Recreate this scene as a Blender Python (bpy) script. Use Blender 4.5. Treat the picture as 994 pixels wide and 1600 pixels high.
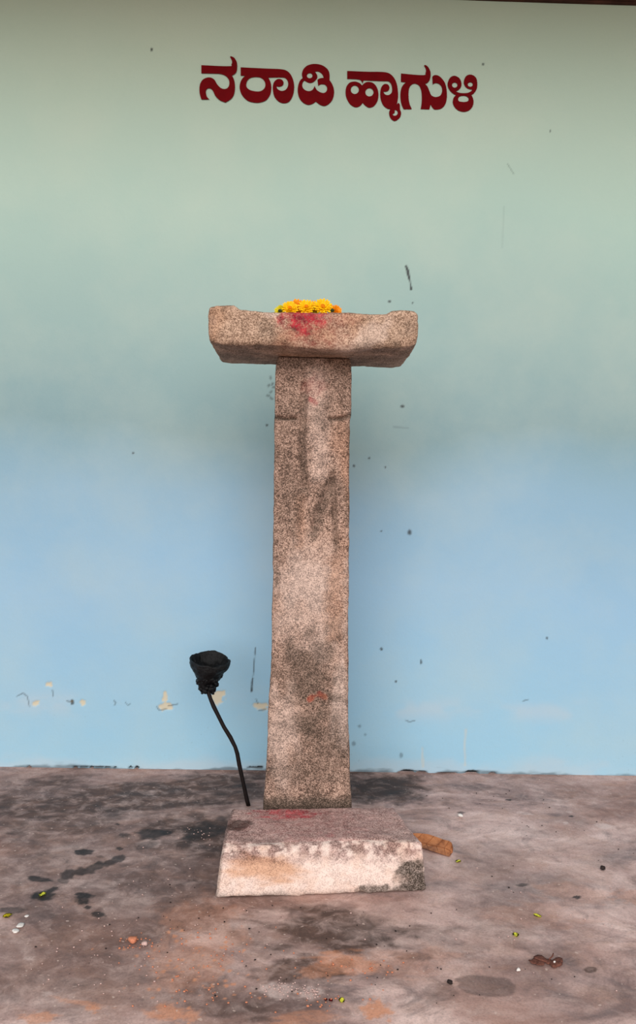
import bpy, bmesh, math, random
import numpy as np
from mathutils import Matrix, Vector, Euler

random.seed(7)
for o in list(bpy.data.objects): bpy.data.objects.remove(o)
scene = bpy.context.scene
COL = scene.collection

# ------------------------------------------------------------------ camera
W, H = 994.0, 1600.0
F = 1250.0
CAM = Vector((0.0, 0.0, 1.20))
YAW, PITCH, ROLL = math.radians(1.1), math.radians(1.83), math.radians(1.21)
ROT = (Matrix.Rotation(-YAW, 3, 'Z') @ Matrix.Rotation(math.pi/2 - PITCH, 3, 'X') @ Matrix.Rotation(ROLL, 3, 'Z'))
cam_d = bpy.data.cameras.new('camera')
cam_d.sensor_fit = 'HORIZONTAL'; cam_d.sensor_width = 36.0; cam_d.lens = 36.0*F/W
cam_d.clip_start = 0.02
cam = bpy.data.objects.new('camera', cam_d); COL.objects.link(cam)
cam.matrix_world = Matrix.Translation(CAM) @ ROT.to_4x4()
scene.camera = cam

# ------------------------------------------------------------------ light
world = bpy.data.worlds.new('world'); scene.world = world; world.use_nodes = True
wb = world.node_tree.nodes['Background']
wb.inputs[0].default_value = (0.90, 0.95, 1.0, 1); wb.inputs[1].default_value = 0.52
sun_d = bpy.data.lights.new('sun', 'SUN'); sun_d.energy = 2.3; sun_d.angle = math.radians(52); sun_d.color = (1.0, 0.95, 0.9)
sun = bpy.data.objects.new('sun', sun_d); COL.objects.link(sun)
sun.rotation_euler = (math.radians(70), 0, math.radians(-3))     # shines from the open side, down towards the wall
scene.view_settings.view_transform = 'Standard'
scene.view_settings.look = 'None'
scene.view_settings.gamma = 1.0
scene.view_settings.use_curve_mapping = False
scene.view_settings.exposure = 0.42

# ------------------------------------------------------------------ pixel helpers
RN = np.array(ROT); CN = np.array(CAM)
def ray(x, y): return RN @ np.array(((x-W/2)/F, -(y-H/2)/F, -1.0))
def on_y(x, y, Y):
    d = ray(x, y); return CN + d*((Y-CN[1])/d[1])
def on_z(x, y, Z):
    d = ray(x, y); return CN + d*((Z-CN[2])/d[2])
def project(P):
    q = (np.asarray(P) - CN) @ RN
    return W/2 + F*q[..., 0]/-q[..., 2], H/2 - F*q[..., 1]/-q[..., 2]

# ------------------------------------------------------------------ noise (numpy)
def _hash(i, j, k, s):
    h = (i.astype(np.int64)*374761393 + j.astype(np.int64)*668265263 + k.astype(np.int64)*2147483647 + s*1274126177) & 0xffffffff
    h = ((h ^ (h >> 13))*1274126177) & 0xffffffff
    h = ((h ^ (h >> 16))*2246822519) & 0xffffffff
    return ((h ^ (h >> 15)) & 0xffffff)/float(0xffffff)
def noise3(x, y, z, s=0):
    x, y, z = np.broadcast_arrays(np.asarray(x, float), np.asarray(y, float), np.asarray(z, float))
    i, j, k = np.floor(x), np.floor(y), np.floor(z)
    fx, fy, fz = x-i, y-j, z-k
    fx, fy, fz = [t*t*t*(t*(t*6-15)+10) for t in (fx, fy, fz)]
    r = 0
    for a in (0, 1):
        for b in (0, 1):
            for c in (0, 1):
                w = (fx if a else 1-fx)*(fy if b else 1-fy)*(fz if c else 1-fz)
                r = r + w*_hash(i+a, j+b, k+c, s)
    return r*2-1
def fbm(x, y, z=0.0, s=0, o=4):
    r, a = 0, 0.5
    for n in range(o):
        r = r + a*noise3(np.asarray(x)*2**n, np.asarray(y)*2**n, np.asarray(z)*2**n, s+n*17); a *= 0.55
    return r
def sstep(a, b, x):
    t = np.clip((x-a)/(b-a), 0, 1); return t*t*(3-2*t)
def blob(px, py, cx, cy, rx, ry, ang=0, soft=0.25, warp=0.3, s=0, freq=None):
    c, n = math.cos(math.radians(ang)), math.sin(math.radians(ang))
    dx, dy = px-cx, py-cy
    u, v = (dx*c+dy*n)/rx, (-dx*n+dy*c)/ry
    out = np.zeros(px.shape)
    m = (np.abs(u) < 2.4) & (np.abs(v) < 2.4)
    if m.any():
        d = np.sqrt(u[m]**2+v[m]**2)
        f = freq or 1.6
        d = d + warp*fbm(u[m]*f+cx, v[m]*f+cy, 0, s, 4)
        out[m] = 1-sstep(1-soft, 1+soft, d)
    return out
def stroke(px, py, pts, wd, soft=0.5, warp=0.0, s=0):
    """soft brush line along pixel points; wd is the half width"""
    D = np.full(px.shape, 1e9)
    for (x0, y0), (x1, y1) in zip(pts[:-1], pts[1:]):
        ex, ey = x1-x0, y1-y0
        t = np.clip(((px-x0)*ex+(py-y0)*ey)/(ex*ex+ey*ey), 0, 1)
        D = np.minimum(D, np.hypot(px-x0-t*ex, py-y0-t*ey))
    if warp: D = D + warp*wd*fbm(px/9, py/9, 0, s, 3)
    return 1-sstep(wd*(1-soft), wd*(1+soft), D)

# ------------------------------------------------------------------ object helpers
def tag(o, label=None, cat=None, group=None, kind=None):
    if label: o['label'] = label
    if cat: o['category'] = cat
    if group: o['group'] = group
    if kind: o['kind'] = kind
    return o
def link(name, me, mat, parent=None, smooth=True):
    o = bpy.data.objects.new(name, me); COL.objects.link(o)
    if mat: me.materials.append(mat)
    if parent: o.parent = parent
    if smooth: me.polygons.foreach_set('use_smooth', np.ones(len(me.polygons), bool))
    return o
def mesh_np(name, V, Q):
    V = np.ascontiguousarray(V, dtype=np.float32); Q = np.ascontiguousarray(Q, dtype=np.int32)
    me = bpy.data.meshes.new(name)
    me.vertices.add(len(V)); me.vertices.foreach_set('co', V.ravel())
    n, k = Q.shape
    me.loops.add(n*k); me.loops.foreach_set('vertex_index', Q.ravel())
    me.polygons.add(n); me.polygons.foreach_set('loop_start', np.arange(0, n*k, k, dtype=np.int32))
    me.polygons.foreach_set('loop_total', np.full(n, k, dtype=np.int32))
    me.update(calc_edges=True); me.validate()
    return me
def set_mask(me, R, G, B, A):
    at = me.color_attributes.new('mask', 'FLOAT_COLOR', 'POINT')
    at.data.foreach_set('color', np.stack([R, G, B, A], -1).astype(np.float32).ravel())
def empty(name, loc=(0, 0, 0)):
    o = bpy.data.objects.new(name, None); COL.objects.link(o); o.location = loc; o.empty_display_size = 0.05
    return o
def grid(nu, nv):
    i, j = np.meshgrid(np.arange(nu-1), np.arange(nv-1), indexing='ij')
    a = (i*nv+j).ravel()
    return np.stack([a, a+nv, a+nv+1, a+1], -1)
def axis(lo, f0, f1, hi, step, coarse=0.25):
    a = np.linspace(lo, f0, max(2, int((f0-lo)/coarse)+1))[:-1] if f0 > lo+1e-6 else np.array([])
    b = np.linspace(f0, f1, int((f1-f0)/step)+1)
    c = np.linspace(f1, hi, max(2, int((hi-f1)/coarse)+1))[1:] if hi > f1+1e-6 else np.array([])
    return np.concatenate([a, b, c])
def lattice(nx, ny, nz):
    """surface of a subdivided box: integer lattice points and outward quads"""
    idx = {}; pts = []; quads = []
    def vid(p):
        if p not in idx: idx[p] = len(pts); pts.append(p)
        return idx[p]
    def face(fn, n, m, flip):
        for a in range(n):
            for b in range(m):
                q = [vid(fn(a, b)), vid(fn(a+1, b)), vid(fn(a+1, b+1)), vid(fn(a, b+1))]
                quads.append(q[::-1] if flip else q)
    face(lambda a, b: (a, b, nz), nx, ny, False); face(lambda a, b: (a, b, 0), nx, ny, True)
    face(lambda a, b: (a, 0, b), nx, nz, False); face(lambda a, b: (a, ny, b), nx, nz, True)
    face(lambda a, b: (0, a, b), ny, nz, True); face(lambda a, b: (nx, a, b), ny, nz, False)
    return np.array(pts, float), np.array(quads)
def rounded(P, n, half, r):
    """lattice points -> rounded box in metres centred on the origin"""
    h = np.array(half); p = (P/np.array(n)*2-1)*h
    q = np.clip(p, -(h-r), h-r); d = p-q
    L = np.linalg.norm(d, axis=1, keepdims=True)
    return q + np.where(L > 1e-9, d/np.maximum(L, 1e-9)*np.minimum(np.abs(d).max(1, keepdims=True), r), 0)
def roughen(V, amp, freq, s=0, o=4):
    x, y, z = V.T*freq
    D = np.stack([fbm(x, y, z, s+a*101, o) for a in range(3)], -1)
    return V + amp*D

# ------------------------------------------------------------------ material helpers
class NT:
    def __init__(self, name):
        self.m = bpy.data.materials.new(name); self.m.use_nodes = True
        self.t = self.m.node_tree; self.b = self.t.nodes['Principled BSDF']
        self.pos = self.n('ShaderNodeTexCoord').outputs['Object']
    def n(self, kind, **kw):
        x = self.t.nodes.new(kind)
        for k, v in kw.items(): setattr(x, k, v)
        return x
    def set(self, sock, v):
        if hasattr(v, 'is_linked') or isinstance(v, bpy.types.NodeSocket): self.t.links.new(v, sock)
        else: sock.default_value = v
    def map(self, scale=(1, 1, 1), loc=(0, 0, 0)):
        x = self.n('ShaderNodeMapping'); self.set(x.inputs[0], self.pos); x.inputs['Scale'].default_value = scale; x.inputs['Location'].default_value = loc
        return x.outputs[0]
    def noise(self, scale, detail=4, rough=0.55, vec=None, dist=0.0):
        x = self.n('ShaderNodeTexNoise'); self.set(x.inputs['Vector'], vec or self.pos)
        x.inputs['Scale'].default_value = scale; x.inputs['Detail'].default_value = detail
        x.inputs['Roughness'].default_value = rough; x.inputs['Distortion'].default_value = dist
        return x.outputs['Fac']
    def voro(self, scale, feature='F1', out='Distance', vec=None):
        x = self.n('ShaderNodeTexVoronoi', feature=feature); self.set(x.inputs['Vector'], vec or self.pos); x.inputs['Scale'].default_value = scale
        return x.outputs[out]
    def ramp(self, fac, stops, interp='LINEAR'):
        x = self.n('ShaderNodeValToRGB'); x.color_ramp.interpolation = interp
        e = x.color_ramp.elements
        while len(e) < len(stops): e.new(0.5)
        for el, (p, c) in zip(e, stops):
            el.position = p; el.color = c if len(c) == 4 else (*c, 1)
        self.set(x.inputs[0], fac); return x.outputs[0]
    def rng(self, v, a, b, c=0.0, d=1.0):
        x = self.n('ShaderNodeMapRange'); self.set(x.inputs[0], v)
        for i, t in zip((1, 2, 3, 4), (a, b, c, d)): x.inputs[i].default_value = t
        return x.outputs[0]
    def math(self, op, a, b=0.0):
        x = self.n('ShaderNodeMath', operation=op); self.set(x.inputs[0], a); self.set(x.inputs[1], b); return x.outputs[0]
    def mix(self, fac, a, b, blend='MIX'):
        x = self.n('ShaderNodeMix', data_type='RGBA', blend_type=blend)
        self.set(x.inputs[0], fac)
        for s, v in ((x.inputs[6], a), (x.inputs[7], b)): self.set(s, (*v, 1) if isinstance(v, tuple) and len(v) == 3 else v)
        return x.outputs[2]
    def mask(self):
        x = self.n('ShaderNodeAttribute', attribute_name='mask'); s = self.n('ShaderNodeSeparateColor'); self.t.links.new(x.outputs['Color'], s.inputs[0])
        return s.outputs[0], s.outputs[1], s.outputs[2], x.outputs['Alpha']
    def bump(self, h, strength=0.4, dist=0.004):
        x = self.n('ShaderNodeBump'); x.inputs['Strength'].default_value = strength; x.inputs['Distance'].default_value = dist
        self.set(x.inputs['Height'], h); self.t.links.new(x.outputs[0], self.b.inputs['Normal'])
    def done(self, color, rough=0.7, spec=0.3):
        self.set(self.b.inputs['Base Color'], (*color, 1) if isinstance(color, tuple) and len(color) == 3 else color)
        self.set(self.b.inputs['Roughness'], rough); self.b.inputs['Specular IOR Level'].default_value = spec
        return self.m
def plain(name, c, rough=0.7, spec=0.3, var=0.25, scale=60):
    k = NT(name); n = k.noise(scale)
    lo = tuple(x*(1-var) for x in c); hi = tuple(min(1, x*(1+var)) for x in c)
    return k.done(k.ramp(n, [(0.3, lo), (0.7, hi)]), rough, spec)
def srgb(r, g, b):
    f = lambda v: (v/255/12.92) if v/255 <= 0.04045 else ((v/255+0.055)/1.055)**2.4
    return (f(r), f(g), f(b))

def mat_wall():
    k = NT('painted_plaster'); R, G, B, A = k.mask()
    sep = k.n('ShaderNodeSeparateXYZ'); k.set(sep.inputs[0], k.pos)
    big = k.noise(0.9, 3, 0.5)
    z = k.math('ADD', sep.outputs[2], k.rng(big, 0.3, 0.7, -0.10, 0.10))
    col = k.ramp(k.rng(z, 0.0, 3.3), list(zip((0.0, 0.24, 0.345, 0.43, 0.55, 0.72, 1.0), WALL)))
    m1 = k.noise(2.3, 5, 0.6)
    col = k.mix(k.rng(m1, 0.4, 0.75, 0, 0.22), col, (0.50, 0.52, 0.42))
    fine = k.noise(130, 3, 0.6)
    col = k.mix(k.rng(fine, 0.3, 0.8, 0, 0.10), col, (0.30, 0.36, 0.36))
    speck = k.noise(75, 2, 0.5)
    dens = k.rng(k.noise(5, 3, 0.5), 0.45, 0.7)
    low = k.rng(sep.outputs[2], 0.32, 0.05, 0, 1)
    sp = k.math('MULTIPLY', k.rng(speck, 0.66, 0.72), k.math('MULTIPLY', dens, k.math('MULTIPLY', low, 0.55)))
    col = k.mix(sp, col, (0.16, 0.20, 0.22))
    col = k.mix(B, col, (0.44, 0.47, 0.50))                 # worn, greyed paint
    col = k.mix(G, col, (0.52, 0.46, 0.34))                 # bare plaster where paint came off
    col = k.mix(R, col, (0.018, 0.02, 0.022))               # dark spots and cracks
    k.bump(k.math('ADD', k.math('MULTIPLY', fine, 0.25), k.noise(14, 5, 0.6)), 0.22, 0.006)
    return k.done(col, 0.55, 0.25)
# from the floor up: sky blue, a darker grey-teal band across the middle, then pale green
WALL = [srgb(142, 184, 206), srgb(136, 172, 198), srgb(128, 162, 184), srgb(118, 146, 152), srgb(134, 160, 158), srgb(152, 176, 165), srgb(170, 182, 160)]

def mat_floor():
    k = NT('worn_cement'); R, G, B, A = k.mask()
    v = k.map((1, 1.35, 1))
    n1 = k.noise(2.4, 9, 0.66, v, 0.7); n2 = k.noise(8, 8, 0.68, v, 0.6); n3 = k.noise(170, 3, 0.65); n4 = k.noise(17, 8, 0.68, k.map((1, 1.1, 1), (5, 1, 0)), 0.5)
    col = k.ramp(n1, [(0.36, srgb(142, 115, 109)), (0.5, srgb(203, 168, 159)), (0.62, srgb(240, 207, 197))])
    col = k.mix(k.rng(n2, 0.5, 0.7, 0, 0.6), col, srgb(188, 150, 132))
    col = k.mix(k.rng(k.noise(4.5, 9, 0.68, k.map((1, 1.4, 1), (3, 7, 0)), 0.8), 0.50, 0.66, 0, 0.75), col, srgb(112, 98, 97))
    col = k.mix(k.rng(k.noise(1.7, 6, 0.6, k.map((1, 1.6, 1), (9, 2, 0)), 0.6), 0.46, 0.62, 0, 0.5), col, srgb(168, 122, 104))
    dk = k.ramp(n2, [(0.3, srgb(60, 47, 43)), (0.55, srgb(94, 72, 64)), (0.75, srgb(130, 99, 87))])
    am = k.math('MULTIPLY', A, k.rng(n4, 0.32, 0.66, 1.2, 0.75))
    col = k.mix(am, col, dk)
    col = k.mix(k.math('MULTIPLY', B, k.rng(n4, 0.38, 0.58, 0.55, 1)), col, srgb(222, 196, 188))
    col = k.mix(k.math('MULTIPLY', G, k.rng(n4, 0.35, 0.6, 0.6, 1)), col, srgb(222, 150, 112))
    col = k.mix(k.rng(n4, 0.50, 0.72, 0, 0.38), col, srgb(214, 186, 176))
    col = k.mix(k.rng(n4, 0.44, 0.30, 0, 0.35), col, srgb(84, 70, 68))
    col = k.mix(k.rng(n3, 0.45, 0.75, 0, 0.30), col, srgb(72, 60, 58))
    grit = k.math('MULTIPLY', k.rng(k.noise(70, 1, 0.5), 0.71, 0.76), 0.6)
    col = k.mix(grit, col, srgb(215, 188, 175))
    col = k.mix(k.math('MULTIPLY', R, k.rng(n4, 0.3, 0.7, 1.0, 0.8)), col, srgb(38, 35, 35))
    k.bump(k.math('ADD', k.math('MULTIPLY', n3, 0.2), n4), 0.3, 0.005)
    return k.done(col, k.rng(n2, 0.3, 0.7, 0.55, 0.8), 0.25)

def mat_stone(name, dark, mid, light, grain=170.0):
    """speckled granite; mask R grime and painted shade, G red powder, B bare pale stone, A ochre / moss tint"""
    k = NT(name); R, G, B, A = k.mask()
    g1 = k.noise(grain, 3, 0.7); g2 = k.voro(grain*1.25, 'F1', 'Color')
    cell = k.n('ShaderNodeSeparateColor'); k.set(cell.inputs[0], g2)
    f = k.math('ADD', k.math('MULTIPLY', g1, 0.72), k.math('MULTIPLY', cell.outputs[0], 0.28))
    big = k.noise(7, 5, 0.6)
    f = k.math('ADD', f, k.rng(big, 0.3, 0.7, -0.05, 0.05))
    f = k.math('ADD', f, k.rng(k.noise(38, 4, 0.65), 0.3, 0.7, -0.075, 0.075))
    col = k.ramp(f, [(0.33, dark), (0.47, mid), (0.62, light), (0.78, tuple(min(1, c*1.25) for c in light))])
    col = k.mix(k.math('MULTIPLY', B, k.rng(f, 0.35, 0.56, 0.55, 0.95)), col, srgb(240, 216, 204))
    col = k.mix(k.math('MULTIPLY', A, 0.75), col, k.mix(1.0, col, srgb(214, 168, 120), 'MULTIPLY'))
    col = k.mix(k.math('MULTIPLY', R, k.rng(f, 0.42, 0.70, 1.0, 0.68)), col, srgb(60, 51, 43))
    col = k.mix(k.math('MULTIPLY', G, k.math('MULTIPLY', k.rng(f, 0.3, 0.65, 1.1, 0.6), k.rng(k.noise(55, 4, 0.6), 0.3, 0.5, 0.6, 1.0))), col, k.ramp(k.noise(40, 3, 0.6), [(0.35, srgb(112, 14, 34)), (0.65, srgb(190, 40, 58))]))
    k.bump(k.math('ADD', f, k.math('MULTIPLY', k.noise(45, 4, 0.6), 0.6)), 0.55, 0.005)
    return k.done(col, 0.85, 0.2)

M = {}
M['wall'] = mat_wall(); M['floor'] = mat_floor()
M['pillar'] = mat_stone('granite_pillar', srgb(70, 54, 46), srgb(134, 106, 92), srgb(190, 158, 141), 270)
M['cross'] = mat_stone('granite_crossbar', srgb(112, 88, 72), srgb(156, 127, 107), srgb(194, 163, 141), 240)
M['slab'] = mat_stone('granite_step', srgb(116, 92, 86), srgb(170, 138, 130), srgb(204, 172, 163), 290)
M['paint_red'] = plain('maroon_paint', srgb(96, 2, 8), 0.8, 0.08, 0.12, 25)
M['wood'] = plain('dark_wood', srgb(62, 36, 26), 0.8, 0.2, 0.5, 9)
M['ceiling'] = plain('ceiling_boards', srgb(150, 120, 95), 0.8, 0.2, 0.25, 6)
M['ground'] = plain('courtyard_ground', srgb(190, 172, 150), 0.9, 0.1, 0.15, 2)
M['iron'] = plain('rusty_iron_rod', srgb(22, 14, 13), 0.6, 0.2, 0.4, 120)
M['petal'] = plain('yellow_petals', srgb(252, 192, 8), 0.55, 0.3, 0.15, 150)
M['petal_o'] = plain('orange_petals', srgb(240, 150, 10), 0.55, 0.3, 0.15, 150)
M['petal_y'] = plain('lime_yellow_petals', srgb(206, 190, 20), 0.55, 0.3, 0.2, 150)
M['disc'] = plain('orange_flower_disc', srgb(196, 110, 10), 0.8, 0.1, 0.35, 400)
M['green'] = plain('dark_green_calyx', srgb(48, 60, 26), 0.7, 0.2, 0.4, 150)
M['loose_petal'] = plain('fallen_petal', srgb(255, 250, 90), 0.6, 0.2, 0.08, 200)
M['red_petal'] = plain('fallen_red_petal', srgb(150, 30, 34), 0.6, 0.2, 0.2, 200)
M['white_bit'] = plain('white_chip', srgb(222, 214, 208), 0.8, 0.2, 0.1, 200)
M['brick'] = plain('orange_crumb', srgb(200, 128, 98), 0.9, 0.1, 0.2, 150)
M['pale_crumb'] = plain('pale_crumb', srgb(200, 168, 160), 0.9, 0.1, 0.15, 150)
M['debris'] = plain('dry_brown_debris', srgb(104, 66, 56), 0.9, 0.1, 0.35, 150)
M['dark_bit'] = plain('dark_speck', srgb(50, 42, 40), 0.9, 0.1, 0.3, 150)
def mat_leaf():
    k = NT('dry_leaf'); n = k.noise(45, 5, 0.65)
    c = k.ramp(n, [(0.3, srgb(118, 66, 38)), (0.5, srgb(176, 110, 68)), (0.75, srgb(200, 134, 88))])
    k.bump(n, 0.4, 0.003); return k.done(c, 0.55, 0.35)
M['leaf'] = mat_leaf()
M['leaf_vein'] = plain('leaf_vein', srgb(140, 84, 52), 0.6, 0.3)
def mat_soot():
    k = NT('oily_soot'); n = k.noise(90, 5, 0.7)
    c = k.ramp(n, [(0.3, (0.002, 0.002, 0.0025)), (0.8, (0.008, 0.008, 0.009))])
    k.bump(n, 0.9, 0.006); return k.done(c, k.rng(n, 0.35, 0.7, 0.28, 0.6), 0.25)
M['soot'] = mat_soot()

# ------------------------------------------------------------------ setting
YW = float(on_z(480, 1205, 0)[1])            # the wall stands where its foot meets the floor
ZT = float(on_y(860, 4.5, YW)[2])            # top of the wall
PEELS = [(130,1097,5,5),(262,1105,12,6),(258,1088,4,7),(340,1090,9,9),(345,1084,6,5),(408,1104,12,6),(76,1069,5,4),(56,1099,5,5),(112,1096,2,2)]
def build_wall():
    xs = axis(-4.2, -1.42, 1.46, 4.2, 0.0048, 0.3); zs = axis(0, 0, ZT, ZT, 0.0048)
    X, Z = np.meshgrid(xs, zs, indexing='ij')
    Y = np.full(X.shape, YW) + 0.004*fbm(X*1.2, Z*1.2, 0, 5, 3)
    px, py = project(np.stack([X, np.full(X.shape, YW), Z], -1))
    R = np.zeros(X.shape); G = R.copy(); B = R.copy()
    for i, (a, b, c, d) in enumerate([(640,832,3,4),(629,635,3,2.5),(609,471,2.5,2),(553,728,2.2,2),(577,716,1.8,1.8),(113,1097,3,4),(237,77,1.8,3),(208,708,1.8,1.8),(602,730,1.4,1.4),
        (417,664,2,2),(562,1135,2.5,2.5),(571,1148,2,2),(627,1180,2.5,4),(553,1162,3,3.5),(619,1065,1.8,1.8),(855,997,1.8,1.8),(596,1014,2,2.5),(658,1034,1.5,4),(645,473,1.5,1.5),(596,830,1.5,1.5),(860,205,1.5,2),(755,100,2,2)]):
        R = np.maximum(R, (0.85 if b < 1100 else 0.45)*blob(px, py, a, b, c, d, 0, 0.4, 0.3, i))
    R = np.maximum(R, 0.95*stroke(px, py, [(635,416),(638,428),(641,440),(642.5,452)], 1.7, 0.5, 0.8, 3))
    R = np.maximum(R, 0.75*stroke(px, py, [(399,1012),(397,1040),(395,1062)], 0.9, 0.6, 0.5, 3))
    R = np.maximum(R, 0.9*stroke(px, py, [(395,1060),(393.5,1072),(393,1080)], 1.7, 0.5, 0.8, 3))
    R = np.maximum(R, 0.40*stroke(px, py, [(787,322),(785,388)], 0.7, 0.6))
    R = np.maximum(R, 0.40*stroke(px, py, [(793,256),(803,272)], 0.8, 0.6))
    R = np.maximum(R, 0.22*stroke(px, py, [(615,667),(638,669)], 1.2, 0.6, 0.6, 2))
    for i, pts in enumerate([[(26,1088),(36,1083),(43,1088),(46,1104)], [(104,1095),(113,1097)], [(178,1094),(181,1098),(179,1102)], [(196,1097),(200,1102),(204,1099)], [(244,1103),(249,1110),(260,1108)], [(263,1103),(278,1100)],
                             [(400,1092),(403,1100)], [(405,1110),(415,1109)], [(82,1078),(83,1088)], [(633,1125),(640,1128),(648,1126)], [(818,1095),(826,1093)]]):
        R = np.maximum(R, 0.55*stroke(px, py, pts, 0.9, 0.6, 0.5, i))
    for i, (a, b) in enumerate([(423,590),(426,600),(420,602),(424,612),(428,605),(419,618),(424,622)]):
        R = np.maximum(R, 0.55*blob(px, py, a, b, 2, 3, 20*i, 0.5, 0.6, i))
    # grime along the foot of the wall
    foot = np.clip(Z/0.05, 0, 1)
    g = fbm(X*9, Z*30, 0, 31, 4)
    R = np.maximum(R, np.where(Z < 0.06, 0.6*sstep(0.35, 0.85, 0.95*(1-foot)**2+g*0.8-0.25), 0))
    foot2 = np.clip(Z/0.10, 0, 1)
    B = np.maximum(B, np.where(Z < 0.12, 0.4*sstep(0.3, 1.0, (1-foot2)+0.7*fbm(X*5, Z*9, 0, 8, 4)), 0))
    B = np.maximum(B, 0.35*np.exp(-((Z-0.27)/0.045)**2)*sstep(0.0, 0.5, fbm(X*4, Z*8, 0, 77, 4)+0.15))
    hole = np.zeros(X.shape)
    for i, (a, b, c, d) in enumerate([(636,1207,14,3.2),(660,1208,9,3),(700,1210,15,2.6),(736,1208,11,4.5),(770,1209,5,2),(45,1199,2.5,2),(118,1199,4,1.6),(130,1198.5,6,1.5),(143,1199,3,1.8),(155,1198.5,7,1.4),(168,1199,4,1.6),(180,1199,2,1.4),(204,1199,3,1.4),(214,1199.5,4,1.8),(395,1200,8,1.3),(405,1200,6,1.6)]):
        hole = np.maximum(hole, blob(px, py, a, b, c, d, 1, 0.35, 0.5, i+50))
    R = np.maximum(R, hole)
    for i, (a, b, c, d) in enumerate(PEELS): G = np.maximum(G, 0.95*blob(px, py, a, b, c, d, 8, 0.2, 0.7, i+9, 1.2))
    for pts in ([(660,1168),(661,1198)], [(728,1140),(726,1165),(727,1195)]):
        G = np.maximum(G, 0.35*stroke(px, py, pts, 1.6, 0.6, 0.8, 4))
    Y = Y + 0.018*hole + 0.003*G
    V = np.stack([X, Y, Z], -1).reshape(-1, 3)
    me = mesh_np('wall_back', V, grid(len(xs), len(zs)))
    set_mask(me, R.ravel(), G.ravel(), B.ravel(), np.zeros(R.size))
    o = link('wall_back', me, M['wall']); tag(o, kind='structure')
    return o
wall = build_wall()

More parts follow.
